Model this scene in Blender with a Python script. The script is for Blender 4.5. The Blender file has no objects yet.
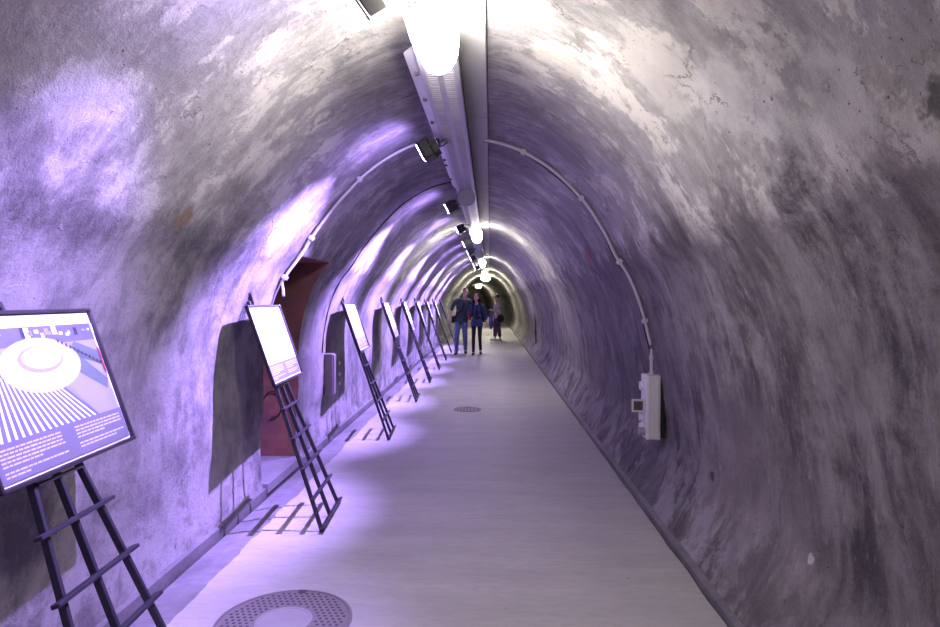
import bpy, bmesh, math, random
from mathutils import Vector, Matrix, noise
random.seed(7)
S = bpy.context.scene
C = S.collection
PI = math.pi

# ------------------------------------------------------------------ helpers
def link(o, parent=None):
    C.objects.link(o)
    if parent is not None: o.parent = parent
    return o
def tag(o, label=None, cat=None, group=None, kind=None):
    if label: o['label'] = label
    if cat: o['category'] = cat
    if group: o['group'] = group
    if kind: o['kind'] = kind
    return o
def empty(name, loc, label, cat, group=None, rotz=0):
    o = bpy.data.objects.new(name, None)
    o.empty_display_size = .1
    o.location = loc; o.rotation_euler = (0, 0, rotz)
    link(o); tag(o, label, cat, group)
    return o
def mesh_from(name, verts, faces, mats, parent=None, midx=None, smooth=False):
    me = bpy.data.meshes.new(name)
    me.from_pydata(verts, [], faces)
    for m in (mats if isinstance(mats, (list, tuple)) else [mats]): me.materials.append(m)
    if midx: me.polygons.foreach_set('material_index', midx)
    if smooth: me.polygons.foreach_set('use_smooth', [True]*len(me.polygons))
    me.update()
    return link(bpy.data.objects.new(name, me), parent)
class MB:
    def __init__(s): s.v = []; s.f = []; s.m = []
    def add(s, vs, fs, m=0):
        b = len(s.v); s.v += [tuple(v) for v in vs]
        for f in fs: s.f.append(tuple(b+i for i in f)); s.m.append(m)
    def box(s, c, d, rot=None, m=0, bev=0.0):
        """box with centre c, full size d, optional Matrix rot, chamfered edges"""
        hx, hy, hz = d[0]/2, d[1]/2, d[2]/2
        b = min(bev, hx*.9, hy*.9, hz*.9)
        bm = bmesh.new(); bmesh.ops.create_cube(bm, size=1)
        for v in bm.verts: v.co = Vector((v.co.x*2*hx, v.co.y*2*hy, v.co.z*2*hz))
        if b > 0: bmesh.ops.bevel(bm, geom=bm.edges[:], offset=b, segments=1, affect='EDGES')
        M = rot.to_3x3() if rot is not None else Matrix.Identity(3)
        c = Vector(c)
        bm.verts.index_update()
        s.add([M @ v.co + c for v in bm.verts], [[v.index for v in f.verts] for f in bm.faces], m)
        bm.free()
    def bar(s, a, b, w, h, up=(0, 0, 1), m=0, bev=0.0):
        a = Vector(a); b = Vector(b); d = b-a; L = d.length; z = d.normalized()
        x = Vector(up).cross(z)
        if x.length < 1e-5: x = Vector((1, 0, 0)).cross(z)
        x.normalize(); y = z.cross(x)
        M = Matrix((x, y, z)).transposed()
        s.box((a+b)/2, (w, h, L), M, m, bev)
    def tube(s, pts, r, n=10, m=0, cap=True):
        pts = [Vector(p) for p in pts]; rr = r if isinstance(r, (list, tuple)) else [r]*len(pts)
        b = len(s.v); prev = None
        for i, p in enumerate(pts):
            t = (pts[min(i+1, len(pts)-1)] - pts[max(i-1, 0)]).normalized()
            if prev is None:
                x = t.orthogonal().normalized()
            else:
                x = (prev - t*prev.dot(t)).normalized()
            prev = x; y = t.cross(x)
            for k in range(n):
                a = 2*PI*k/n; s.v.append(tuple(p + (x*math.cos(a)+y*math.sin(a))*rr[i]))
        for i in range(len(pts)-1):
            for k in range(n):
                s.f.append((b+i*n+k, b+i*n+(k+1) % n, b+(i+1)*n+(k+1) % n, b+(i+1)*n+k)); s.m.append(m)
        if cap:
            s.f.append(tuple(b+k for k in range(n))[::-1]); s.m.append(m)
            e = b+(len(pts)-1)*n; s.f.append(tuple(e+k for k in range(n))); s.m.append(m)
    def lathe(s, c, prof, n=32, axis='Z', m=0):
        """prof: list of (radius, height) closed with end caps"""
        c = Vector(c); b = len(s.v)
        for r, h in prof:
            for k in range(n):
                a = 2*PI*k/n; p = (r*math.cos(a), r*math.sin(a), h)
                if axis == 'Y': p = (p[0], p[2], p[1])
                if axis == 'X': p = (p[2], p[0], p[1])
                s.v.append(tuple(c+Vector(p)))
        for i in range(len(prof)-1):
            for k in range(n):
                s.f.append((b+i*n+k, b+i*n+(k+1) % n, b+(i+1)*n+(k+1) % n, b+(i+1)*n+k)); s.m.append(m)
        s.f.append(tuple(b+k for k in range(n))[::-1]); s.m.append(m)
        e = b+(len(prof)-1)*n; s.f.append(tuple(e+k for k in range(n))); s.m.append(m)
    def ell(s, c, r, rot=None, n=14, k=9, m=0):
        c = Vector(c); b = len(s.v); M = rot.to_3x3() if rot is not None else Matrix.Identity(3)
        for i in range(k+1):
            ph = PI*(i+.02)/(k+.04)
            for j in range(n):
                a = 2*PI*j/n
                s.v.append(tuple(c + M @ Vector((r[0]*math.sin(ph)*math.cos(a), r[1]*math.sin(ph)*math.sin(a), r[2]*math.cos(ph)))))
        for i in range(k):
            for j in range(n):
                s.f.append((b+i*n+j, b+(i+1)*n+j, b+(i+1)*n+(j+1) % n, b+i*n+(j+1) % n)); s.m.append(m)
        s.f.append(tuple(b+j for j in range(n))); s.m.append(m)
        e = b+k*n; s.f.append(tuple(e+j for j in range(n))[::-1]); s.m.append(m)
    def build(s, name, mats, parent=None, smooth=False):
        return mesh_from(name, s.v, s.f, mats, parent, s.m, smooth)

# ------------------------------------------------------------------ materials
def mat(name, col, rough=.6, metal=0, emit=None, estr=0, noise_amt=.12, nscale=12, bump=0.0):
    m = bpy.data.materials.new(name); m.use_nodes = True
    nt = m.node_tree; b = nt.nodes['Principled BSDF']
    b.inputs['Roughness'].default_value = rough; b.inputs['Metallic'].default_value = metal
    if emit:
        b.inputs['Emission Color'].default_value = (*emit, 1); b.inputs['Emission Strength'].default_value = estr
    tc = nt.nodes.new('ShaderNodeTexCoord'); no = nt.nodes.new('ShaderNodeTexNoise')
    no.inputs['Scale'].default_value = nscale; no.inputs['Detail'].default_value = 5
    nt.links.new(tc.outputs['Object'], no.inputs['Vector'])
    mx = nt.nodes.new('ShaderNodeMix'); mx.data_type = 'RGBA'
    mx.inputs[6].default_value = (*[c*(1-noise_amt) for c in col], 1)
    mx.inputs[7].default_value = (*[min(1, c*(1+noise_amt)) for c in col], 1)
    nt.links.new(no.outputs['Fac'], mx.inputs[0]); nt.links.new(mx.outputs[2], b.inputs['Base Color'])
    if bump:
        bp = nt.nodes.new('ShaderNodeBump'); bp.inputs['Distance'].default_value = bump
        nt.links.new(no.outputs['Fac'], bp.inputs['Height']); nt.links.new(bp.outputs['Normal'], b.inputs['Normal'])
    return m

VIOLET = (.42, .28, 1.0)
M = {}
M['black_metal'] = mat('black_metal', (.022, .02, .03), .45)
M['black_plastic'] = mat('black_plastic', (.012, .012, .014), .5)
M['black_frame'] = mat('black_frame', (.02, .016, .022), .35)
M['galv'] = mat('galvanised_steel', (.44, .43, .46), .5, .2)
M['galv_dark'] = mat('tray_inside', (.10, .095, .11), .7)
M['grey_conduit'] = mat('grey_conduit', (.42, .40, .39), .5)
M['white_plastic'] = mat('white_plastic', (.62, .61, .60), .45)
M['plastic_grey'] = mat('grey_plastic', (.30, .29, .29), .5)
M['cabinet'] = mat('cabinet_paint', (.17, .14, .15), .5)
M['cast_iron'] = mat('cast_iron', (.20, .18, .18), .6, .1, bump=.002, nscale=60)
M['iron_dark'] = mat('iron_dark', (.07, .055, .06), .7)
M['lamp_glass'] = mat('lamp_glass', (.9, .9, .9), .3, emit=(1.0, .935, .86), estr=165, noise_amt=.01)
M['lamp_far'] = mat('lamp_glass_small', (.9, .9, .9), .3, emit=(1.0, .95, .80), estr=300, noise_amt=.01)
M['flood_glass'] = mat('flood_glass', (.8, .8, .9), .3, emit=VIOLET, estr=210, noise_amt=.01)
M['brick'] = mat('red_brick', (.30, .12, .09), .85, noise_amt=.45, nscale=6, bump=.01)
M['plank'] = mat('plank', (.40, .40, .39), .75, noise_amt=.15, nscale=5)

# ------------------------------------------------------------------ tunnel profile
XC = -.215
PRO = [(1.545, 0), (1.56, .2), (1.56, .4), (1.535, .7), (1.485, 1.0), (1.43, 1.25), (1.36, 1.5), (1.275, 1.7),
       (1.185, 1.84), (1.085, 2.04), (.93, 2.27), (.72, 2.48), (.49, 2.63), (.26, 2.715), (0, 2.745)]
full = [(-a-(.085*math.sin(PI*min(1, max(0, (z-.7)/1.5)))), z) for a, z in PRO] + [(a, z) for a, z in PRO[::-1][1:]]
def crom(p0, p1, p2, p3, t):
    return .5*((2*p1)+(-p0+p2)*t+(2*p0-5*p1+4*p2-p3)*t*t+(-p0+3*p1-3*p2+p3)*t**3)
dense = []      # (x, z, section)  smooth samples
NS = 6
for i in range(len(full)-1):
    p = [full[max(i-1, 0)], full[i], full[i+1], full[min(i+2, len(full)-1)]]
    for k in range(NS):
        t = k/NS
        dense.append((crom(p[0][0], p[1][0], p[2][0], p[3][0], t), crom(p[0][1], p[1][1], p[2][1], p[3][1], t)))
dense.append(full[-1])
arc = [0.0]
for a, b in zip(dense, dense[1:]): arc.append(arc[-1]+math.hypot(b[0]-a[0], b[1]-a[1]))
ND = len(dense)
SPL = min(range(ND//2), key=lambda i: abs(dense[i][1]-1.84))       # index of the spring line, left
SPR = ND-1-SPL
def hw(z):
    pts = dense[:ND//2+1]
    for (a, za), (b, zb) in zip(pts, pts[1:]):
        if za <= z <= zb or (za == zb == z):
            return -(a+(b-a)*(z-za)/max(zb-za, 1e-6))
    return 0
def nrm(i):
    a = dense[max(i-1, 0)]; b = dense[min(i+1, ND-1)]
    t = Vector((b[0]-a[0], 0, b[1]-a[1])).normalized()
    return Vector((t.z, 0, -t.x))       # points to the inside
def bend(Y):
    return 0 if Y < 30 else -.0018*(Y-30)**2
A0, A1, AZ = 4.78, 5.66, 1.84           # alcove in the left wall
def wallpt(i, Y):
    x, z = dense[i]; n = nrm(i)
    if i > ND//2 and z < .45: x -= .20*(1-z/.45)**1.2
    p = Vector((XC+x+bend(Y), Y, z))
    d = .016*noise.noise(Vector((x*1.3, Y*.9, z*1.3)))+.010*noise.noise(Vector((x*3, Y*2.3+7, z*3)))+.004*noise.noise(Vector((x*11, Y*9, z*11+3)))
    d += .010*noise.noise(Vector((3.1, Y*1.1, .7)))
    edge = 1.0
    if i <= SPL+1:
        for e in (A0, A1): edge = min(edge, min(1, abs(Y-e)/.12))
        if A0 < Y < A1: edge = 0 if i >= SPL-1 else edge
    if z < .06: edge *= .3
    return p+n*(d*edge-.0)
ys = []
y = -4.0
while y < 61:
    ys.append(y)
    if y < 1: y += .12
    elif y < 6: y += .045
    elif y < 12: y += .08
    elif y < 24: y += .2
    else: y += .5
ys = sorted(ys+[A0, A1])
ys = [v for k, v in enumerate(ys) if k == 0 or v-ys[k-1] > .012 or v in (A0, A1)]

def pix_ray(px, py, depth):
    return ((px-490)/627*depth, depth, 1.5-(py-300)/627*depth)
def pix2wall(px, py):
    """point where the sight line through (px,py) meets the tunnel wall"""
    lo, hi = .4, 60
    def inside(D):
        x, _, z = pix_ray(px, py, D)
        if z > 2.74 or z < 0: return False
        return abs(x-XC) < hw(z)
    for _ in range(50):
        mid = (lo+hi)/2
        if inside(mid): lo = mid
        else: hi = mid
    return Vector(pix_ray(px, py, lo))

# ------------------------------------------------------------------ tunnel material
def wall_material():
    m = bpy.data.materials.new('tunnel_concrete'); m.use_nodes = True
    nt = m.node_tree; N = nt.nodes; L = nt.links; b = N['Principled BSDF']
    b.inputs['Roughness'].default_value = .88; b.inputs['Specular IOR Level'].default_value = .2
    geo = N.new('ShaderNodeNewGeometry'); uv = N.new('ShaderNodeUVMap'); uv.uv_map = 'UVMap'
    def val(o): return o
    def mth(op, a, b_=None, c_=None, clamp=False):
        n = N.new('ShaderNodeMath'); n.operation = op; n.use_clamp = clamp
        for k, v in enumerate((a, b_, c_)):
            if v is None: continue
            if isinstance(v, (int, float)): n.inputs[k].default_value = v
            else: L.new(v, n.inputs[k])
        return n.outputs[0]
    def ns(vec, scale, detail=6, rough=.55, dist=0):
        n = N.new('ShaderNodeTexNoise'); L.new(vec, n.inputs['Vector'])
        n.inputs['Scale'].default_value = scale; n.inputs['Detail'].default_value = detail
        n.inputs['Roughness'].default_value = rough; n.inputs['Distortion'].default_value = dist
        return n.outputs['Fac']
    def ramp(f, a, b_):
        n = N.new('ShaderNodeMapRange'); n.interpolation_type = 'SMOOTHSTEP'
        L.new(f, n.inputs[0]); n.inputs[1].default_value = a; n.inputs[2].default_value = b_
        return n.outputs[0]
    def mix(f, a, b_, mode='MIX'):
        n = N.new('ShaderNodeMix'); n.data_type = 'RGBA'; n.blend_type = mode
        if isinstance(f, (int, float)): n.inputs[0].default_value = f
        else: L.new(f, n.inputs[0])
        for k, v in ((6, a), (7, b_)):
            if isinstance(v, tuple): n.inputs[k].default_value = (*v, 1)
            else: L.new(v, n.inputs[k])
        return n.outputs[2]
    pos = geo.outputs['Position']
    mp = N.new('ShaderNodeMapping'); mp.inputs['Scale'].default_value = (.9, 3.4, 1); L.new(uv.outputs[0], mp.inputs[0])
    mp2 = N.new('ShaderNodeMapping'); mp2.inputs['Scale'].default_value = (2.6, 7.5, 1); L.new(uv.outputs[0], mp2.inputs[0])
    big = ns(pos, .9, 4, .5)
    med = ns(pos, 3.0, 14, .72, .25)
    fin = ns(pos, 16, 12, .78, .3)
    gr = ns(pos, 110, 4, .7)
    st1 = ns(mp.outputs[0], 1.6, 6, .65, .5)
    st2 = ns(mp2.outputs[0], 2.0, 12, .74, .4)
    sep = N.new('ShaderNodeSeparateXYZ'); L.new(pos, sep.inputs[0])
    # above the spring line the vault is rough cast with pale plaster, below it is darker formed concrete
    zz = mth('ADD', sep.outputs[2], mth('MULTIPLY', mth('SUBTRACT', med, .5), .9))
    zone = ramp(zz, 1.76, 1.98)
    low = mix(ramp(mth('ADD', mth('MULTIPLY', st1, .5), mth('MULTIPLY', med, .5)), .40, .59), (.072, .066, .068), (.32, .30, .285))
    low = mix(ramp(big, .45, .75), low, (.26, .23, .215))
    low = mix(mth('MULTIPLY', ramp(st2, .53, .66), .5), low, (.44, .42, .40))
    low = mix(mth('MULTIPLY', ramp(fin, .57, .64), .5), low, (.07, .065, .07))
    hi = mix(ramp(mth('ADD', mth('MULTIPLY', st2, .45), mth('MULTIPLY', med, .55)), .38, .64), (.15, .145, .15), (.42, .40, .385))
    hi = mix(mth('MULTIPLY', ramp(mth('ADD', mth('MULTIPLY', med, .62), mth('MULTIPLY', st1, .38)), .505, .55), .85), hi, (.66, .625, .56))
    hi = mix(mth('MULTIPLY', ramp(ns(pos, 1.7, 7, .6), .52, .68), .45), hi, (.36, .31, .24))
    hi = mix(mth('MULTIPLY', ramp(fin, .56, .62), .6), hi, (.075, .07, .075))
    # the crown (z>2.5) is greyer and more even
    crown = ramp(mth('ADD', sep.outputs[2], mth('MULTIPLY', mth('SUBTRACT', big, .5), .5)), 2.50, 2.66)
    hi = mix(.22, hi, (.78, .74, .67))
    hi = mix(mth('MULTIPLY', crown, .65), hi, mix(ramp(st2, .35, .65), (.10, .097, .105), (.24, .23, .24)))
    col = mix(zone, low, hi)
    # whitewashed efflorescence near the foot of both walls
    foot = mth('SUBTRACT', 1.0, ramp(mth('ADD', sep.outputs[2], mth('MULTIPLY', mth('SUBTRACT', med, .5), 1.6)), .15, .62))
    col = mix(mth('MULTIPLY', foot, mth('MULTIPLY', ramp(med, .46, .56), .5)), col, (.50, .48, .48))
    # shade the floodlights leave at the right by the conduit, put into the colour (Y 4..9)
    band = mth('MULTIPLY', ramp(sep.outputs[1], 3.6, 4.8), mth('SUBTRACT', 1.0, ramp(sep.outputs[1], 7.5, 9.6)))
    band = mth('MULTIPLY', band, ramp(mth('ADD', sep.outputs[0], mth('MULTIPLY', med, .5)), .7, 1.1))
    col = mix(mth('MULTIPLY', band, mth('MULTIPLY', ramp(st1, .3, .7), .75)), col, (.09, .085, .095))
    # left side is mixed towards a paler grey
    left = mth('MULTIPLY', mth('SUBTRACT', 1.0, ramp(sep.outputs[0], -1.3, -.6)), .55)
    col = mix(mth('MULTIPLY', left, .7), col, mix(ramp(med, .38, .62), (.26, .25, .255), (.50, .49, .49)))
    # single patches: pale filler knots, a brown patch, a dark hole, a faded red mark
    spots = [((775, 350), .04, (.62, .6, .58)), ((833, 352), .036, (.6, .58, .55)), ((689, 330), .04, (.5, .48, .5)),
             ((788, 385), .03, (.5, .48, .47)), ((810, 557), .024, (.72, .72, .72)), ((712, 475), .035, (.02, .02, .02)),
             ((181, 216), .06, (.25, .16, .10)), ((592, 253), .11, (.42, .12, .15)), ((75, 92), .13, (.6, .58, .58)),
             ((730, 110), .20, (.62, .6, .57)), ((830, 105), .16, (.55, .53, .5)), ((655, 75), .2, (.6, .57, .52)), ((560, 60), .14, (.5, .47, .42)),
             ((600, 395), .05, (.4, .38, .4)), ((650, 190), .06, (.5, .44, .38)), ((945, 105), .07, (.05, .05, .05))]
    for (px, py), r, c in spots:
        p = pix2wall(px, py)
        d = N.new('ShaderNodeVectorMath'); d.operation = 'DISTANCE'; d.inputs[1].default_value = p
        w = N.new('ShaderNodeVectorMath'); w.operation = 'MULTIPLY_ADD'
        nn = N.new('ShaderNodeTexNoise'); nn.inputs['Scale'].default_value = 1.2/r*.6; nn.inputs['Detail'].default_value = 12; nn.inputs['Roughness'].default_value = .7
        L.new(pos, nn.inputs['Vector'])
        sb = N.new('ShaderNodeVectorMath'); sb.operation = 'SUBTRACT'; sb.inputs[1].default_value = (.5, .5, .5)
        L.new(nn.outputs['Color'], sb.inputs[0]); L.new(sb.outputs[0], w.inputs[0]); w.inputs[1].default_value = (r*3.2,)*3; L.new(pos, w.inputs[2])
        L.new(w.outputs[0], d.inputs[0])
        f = mth('SUBTRACT', 1.0, ramp(d.outputs['Value'], r*.7, r*1.25))
        col = mix(mth('MULTIPLY', f, .8), col, c)
    col = mix(mth('MULTIPLY', mth('SUBTRACT', gr, .5, clamp=False), .5), col, (.7, .7, .7))
    # beyond the last display the unlit far end is put into the colour as dark brown
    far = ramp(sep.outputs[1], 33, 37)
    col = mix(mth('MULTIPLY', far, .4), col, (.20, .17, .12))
    # chipped crust: thin dark broken lines and pits between the plaster coats
    vo = N.new('ShaderNodeTexVoronoi'); vo.feature = 'DISTANCE_TO_EDGE'; vo.inputs['Scale'].default_value = 2.1
    wv = N.new('ShaderNodeVectorMath'); wv.operation = 'MULTIPLY_ADD'; nz = N.new('ShaderNodeTexNoise'); nz.inputs['Scale'].default_value = 3.5; nz.inputs['Detail'].default_value = 9; nz.inputs['Roughness'].default_value = .7
    L.new(pos, nz.inputs['Vector']); L.new(nz.outputs['Color'], wv.inputs[0]); wv.inputs[1].default_value = (.45, .45, .45); L.new(pos, wv.inputs[2]); L.new(wv.outputs[0], vo.inputs['Vector'])
    crk = mth('MULTIPLY', mth('SUBTRACT', 1.0, ramp(vo.outputs['Distance'], .003, .016)), mth('MULTIPLY', zone, mth('MULTIPLY', ramp(big, .46, .58), ramp(med, .46, .56))))
    pit = ramp(ns(pos, 42, 3, .5), .70, .74)
    mark = mth('MAXIMUM', mth('MULTIPLY', crk, .7), mth('MULTIPLY', pit, .7))
    col = mix(mark, col, (.05, .045, .045))
    # broad damp stains, then the overall tone of the aged concrete
    damp = ramp(ns(pos, 1.25, 8, .62, .4), .50, .66)
    col = mix(mth('MULTIPLY', damp, .45), col, (.11, .10, .105))
    col = mix(1.0, col, (.74, .74, .74), 'MULTIPLY')
    L.new(col, b.inputs['Base Color'])
    h = mth('ADD', mth('SUBTRACT', mth('MULTIPLY', med, .9), mth('MULTIPLY', mark, .35)), mth('ADD', mth('MULTIPLY', fin, .32), mth('ADD', mth('MULTIPLY', st2, .12), mth('MULTIPLY', gr, .03))))
    bp = N.new('ShaderNodeBump'); bp.inputs['Distance'].default_value = .035; bp.inputs['Strength'].default_value = .75
    L.new(h, bp.inputs['Height']); L.new(bp.outputs['Normal'], b.inputs['Normal'])
    return m
M['wall'] = wall_material()

def floor_material(name, c0, c1, stain, streak=True):
    m = bpy.data.materials.new(name); m.use_nodes = True
    nt = m.node_tree; N = nt.nodes; L = nt.links; b = N['Principled BSDF']
    b.inputs['Roughness'].default_value = .62; b.inputs['Specular IOR Level'].default_value = .35
    geo = N.new('ShaderNodeNewGeometry')
    def ns(scale, sv, detail=6, rough=.6):
        mp = N.new('ShaderNodeMapping'); mp.inputs['Scale'].default_value = sv; L.new(geo.outputs['Position'], mp.inputs[0])
        n = N.new('ShaderNodeTexNoise'); n.inputs['Scale'].default_value = scale; n.inputs['Detail'].default_value = detail
        n.inputs['Roughness'].default_value = rough; L.new(mp.outputs[0], n.inputs['Vector']); return n.outputs['Fac']
    def ramp(f, a, b_, t0=0, t1=1):
        n = N.new('ShaderNodeMapRange'); L.new(f, n.inputs[0]); n.inputs[1].default_value = a; n.inputs[2].default_value = b_
        n.inputs[3].default_value = t0; n.inputs[4].default_value = t1
        return n.outputs[0]
    def mix(f, a, b_):
        n = N.new('ShaderNodeMix'); n.data_type = 'RGBA'; L.new(f, n.inputs[0])
        for k, v in ((6, a), (7, b_)):
            if isinstance(v, tuple): n.inputs[k].default_value = (*v, 1)
            else: L.new(v, n.inputs[k])
        return n.outputs[2]
    a = ns(2.2, (.5, 2.2, 1) if streak else (1, 1, 1)); f = ns(30, (.35, 1, 1)); sp = ns(9, (1, 1.6, 1), 3, .5)
    col = mix(ramp(a, .3, .7), c0, c1)
    col = mix(ramp(f, .45, .75, 0, .35), col, stain)
    col = mix(ramp(sp, .68, .74, 0, .5), col, stain)
    L.new(col, b.inputs['Base Color'])
    bp = N.new('ShaderNodeBump'); bp.inputs['Distance'].default_value = .004; bp.inputs['Strength'].default_value = .6
    L.new(f, bp.inputs['Height']); L.new(bp.outputs['Normal'], b.inputs['Normal'])
    return m
M['floor'] = floor_material('floor_concrete', (.37, .36, .335), (.46, .445, .415), (.26, .25, .23))
M['gutter'] = floor_material('gutter_concrete', (.14, .13, .14), (.26, .25, .26), (.08, .08, .09), False)
M['kerb'] = floor_material('kerb_concrete', (.10, .095, .10), (.19, .18, .18), (.05, .05, .05), False)

# ------------------------------------------------------------------ the setting
def vault(name, i0, i1, skip=None):
    idx = {}; vs = []; fs = []; uvs = []
    for j, Y in enumerate(ys):
        for i in range(i0, i1+1):
            idx[(i, j)] = len(vs); vs.append(tuple(wallpt(i, Y))); uvs.append((arc[i], Y))
    for j in range(len(ys)-1):
        ym = (ys[j]+ys[j+1])/2
        for i in range(i0, i1):
            if skip and skip(i, ym): continue
            fs.append((idx[(i, j)], idx[(i+1, j)], idx[(i+1, j+1)], idx[(i, j+1)]))
    o = mesh_from(name, vs, fs, M['wall'], smooth=True)
    ul = o.data.uv_layers.new(name='UVMap')
    for lp in o.data.loops: ul.data[lp.index].uv = uvs[lp.vertex_index]
    tag(o, kind='structure')
    return o
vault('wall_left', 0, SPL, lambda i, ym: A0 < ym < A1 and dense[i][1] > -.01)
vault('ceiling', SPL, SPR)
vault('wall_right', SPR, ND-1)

# end walls
def cap(name, Y, mt):
    vs = [(XC+x+bend(Y), Y, z) for x, z in dense]; n = len(vs)
    o = mesh_from(name, vs+[(XC+bend(Y), Y, 0)], [(i, i+1, n) for i in range(n-1)], mt)
    ul = o.data.uv_layers.new(name='UVMap')
    tag(o, kind='structure')
cap('wall_back', 60.4, M['wall'])
cap('wall_front', ys[0]+.005, M['wall'])

# alcove behind the left wall
AX = -3.0
def jamb_strip(mb, Y):
    pts = [(XC+x, Y, z) for x, z in dense[:SPL+1]]
    for a, b in zip(pts, pts[1:]):
        mb.add([(AX, Y, a[2]), a, b, (AX, Y, b[2])], [(0, 1, 2, 3)])
mb = MB(); jamb_strip(mb, A1); jamb_strip(mb, A0)
xl = XC+dense[SPL][0]
mb.add([(AX, A0, .0), (AX, A1, .0), (AX, A1, AZ), (AX, A0, AZ)], [(0, 1, 2, 3)])
mb.add([(AX, A0, AZ), (AX, A1, AZ), (xl, A1, dense[SPL][1]), (xl, A0, dense[SPL][1])], [(0, 1, 2, 3)])
def brick_material():
    m = bpy.data.materials.new('niche_brick'); m.use_nodes = True
    nt = m.node_tree; N = nt.nodes; L = nt.links; b = N['Principled BSDF']; b.inputs['Roughness'].default_value = .9
    g = N.new('ShaderNodeNewGeometry'); sp = N.new('ShaderNodeSeparateXYZ'); L.new(g.outputs['Position'], sp.inputs[0])
    ad = N.new('ShaderNodeMath'); ad.operation = 'ADD'; L.new(sp.outputs[0], ad.inputs[0]); L.new(sp.outputs[1], ad.inputs[1])
    cb = N.new('ShaderNodeCombineXYZ'); L.new(ad.outputs[0], cb.inputs[0]); L.new(sp.outputs[2], cb.inputs[1])
    br = N.new('ShaderNodeTexBrick'); L.new(cb.outputs[0], br.inputs['Vector']); br.inputs['Scale'].default_value = 4.2
    br.inputs['Color1'].default_value = (.25, .085, .065, 1); br.inputs['Color2'].default_value = (.17, .065, .05, 1)
    br.inputs['Mortar'].default_value = (.14, .09, .08, 1); br.inputs['Mortar Size'].default_value = .012
    br.inputs['Row Height'].default_value = .3
    no = N.new('ShaderNodeTexNoise'); no.inputs['Scale'].default_value = 5; no.inputs['Detail'].default_value = 8; L.new(g.outputs['Position'], no.inputs['Vector'])
    mp = N.new('ShaderNodeMapRange'); L.new(no.outputs['Fac'], mp.inputs[0]); mp.inputs[1].default_value = .42; mp.inputs[2].default_value = .7; mp.inputs[4].default_value = .6
    mx = N.new('ShaderNodeMix'); mx.data_type = 'RGBA'; L.new(mp.outputs[0], mx.inputs[0]); L.new(br.outputs['Color'], mx.inputs[6]); mx.inputs[7].default_value = (.10, .06, .06, 1)
    L.new(mx.outputs[2], b.inputs['Base Color'])
    bp = N.new('ShaderNodeBump'); bp.inputs['Distance'].default_value = .01; bp.inputs['Strength'].default_value = .6; L.new(no.outputs['Fac'], bp.inputs['Height']); L.new(bp.outputs['Normal'], b.inputs['Normal'])
    return m
M['niche'] = brick_material()
tag(mb.build('wall_niche', M['niche']), kind='structure')
mb = MB(); mb.box(((AX-1.72)/2, (A0+A1)/2, .035), (abs(AX+1.72), A1-A0, .07))
tag(mb.build('floor_niche', M['gutter']), kind='structure')

# floor slab, gutter and kerbs: strips in x, following the bend at the far end
YF = [-4, 0, 5, 10, 15, 20, 25, 30, 33, 36, 40, 44, 48, 52, 56, 60.4]
def strip(name, prof, mt):
    vs = []; fs = []; n = len(prof)
    for Y in YF:
        for x, z in prof: vs.append((x+bend(Y), Y, z))
    for j in range(len(YF)-1):
        for i in range(n-1):
            fs.append((j*n+i, j*n+i+1, (j+1)*n+i+1, (j+1)*n+i))
    return tag(mesh_from(name, vs, fs, mt), kind='structure')
# rough edge of the light slab at the left: jagged vertices
vs = []; fs = []; yy = [-4+.06*k for k in range(int(16/.06))]+[12+.5*k for k in range(98)]
for Y in yy:
    jl = .035*noise.noise(Vector((Y*2.4, 0, 0)))+.02*noise.noise(Vector((Y*9, 4, 0)))
    jr = .008*noise.noise(Vector((Y*3, 9, 0)))
    for x, z in ((-1.50+jl, -.03), (-1.49+jl, 0), (0, 0), (1.09+jr, 0), (1.095+jr, -.05)): vs.append((x+bend(Y), Y, z))
for j in range(len(yy)-1):
    for i in range(4): fs.append((j*5+i, j*5+i+1, (j+1)*5+i+1, (j+1)*5+i))
tag(mesh_from('floor', vs, fs, M['floor']), kind='structure')
strip('trim_1', [(-1.60, -.012), (-1.40, -.012)], M['gutter'])
strip('trim_2', [(-1.715, -.03), (-1.60, -.012)], M['gutter'])
strip('baseboard_left', [(-1.735, -.05), (-1.735, .035), (-1.82, .055)], M['kerb'])
strip('baseboard_right', [(1.08, -.05), (1.105, -.045), (1.112, .02), (1.17, .035), (1.36, .06)], M['kerb'])
# pale strip cast along the crown, right of the cable tray
mb = MB()
for k in range(13):
    a, b = -3.9+k*2.7, -3.9+(k+1)*2.7-.01
    if a > 29: break
    mb.box((-.085, (a+b)/2, 2.726), (.135, b-a, .03), bev=.004)
tag(mb.build('trim_3', M['plank']), kind='structure')

# ------------------------------------------------------------------ cable tray
tr = empty('cable_tray', (-.24, -3.9, 2.6), 'grey perforated metal cable tray running along the crown of the vault', 'cable tray')
def T(mb_, name, mt, smooth=False):
    o = mb_.build(name, mt, tr, smooth)
    o.location = (.24, 3.9, -2.6)
    return o
mb = MB(); Y0, Y1 = -3.9, 34
for x in (-.322, -.245, -.165): mb.box((x, (Y0+Y1)/2, 2.600), (.022 if x != -.245 else .030, Y1-Y0, .004))
for x0, x1 in ((-.311, -.260), (-.230, -.176)):
    yv = Y0
    while yv < Y1:
        st = .03 if yv < 8 else .12
        mb.box(((x0+x1)/2, yv, 2.600), (x1-x0, st*.45, .004)); yv += st
T(mb, 'perforated_base', M['galv'])
mb = MB()
mb.box((-.335, (Y0+Y1)/2, 2.622), (.004, Y1-Y0, .045)); mb.box((-.152, (Y0+Y1)/2, 2.622), (.004, Y1-Y0, .045))
mb.box((-.244, (Y0+Y1)/2, 2.640), (.18, Y1-Y0, .004), m=1)
T(mb, 'side_rail', [M['galv'], M['galv_dark']])
for k in range(13):
    mb = MB(); mb.box((-.244, 3.0+k*2.4, 2.67), (.03, .03, .10)); T(mb, 'hanger', M['galv'])
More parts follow.
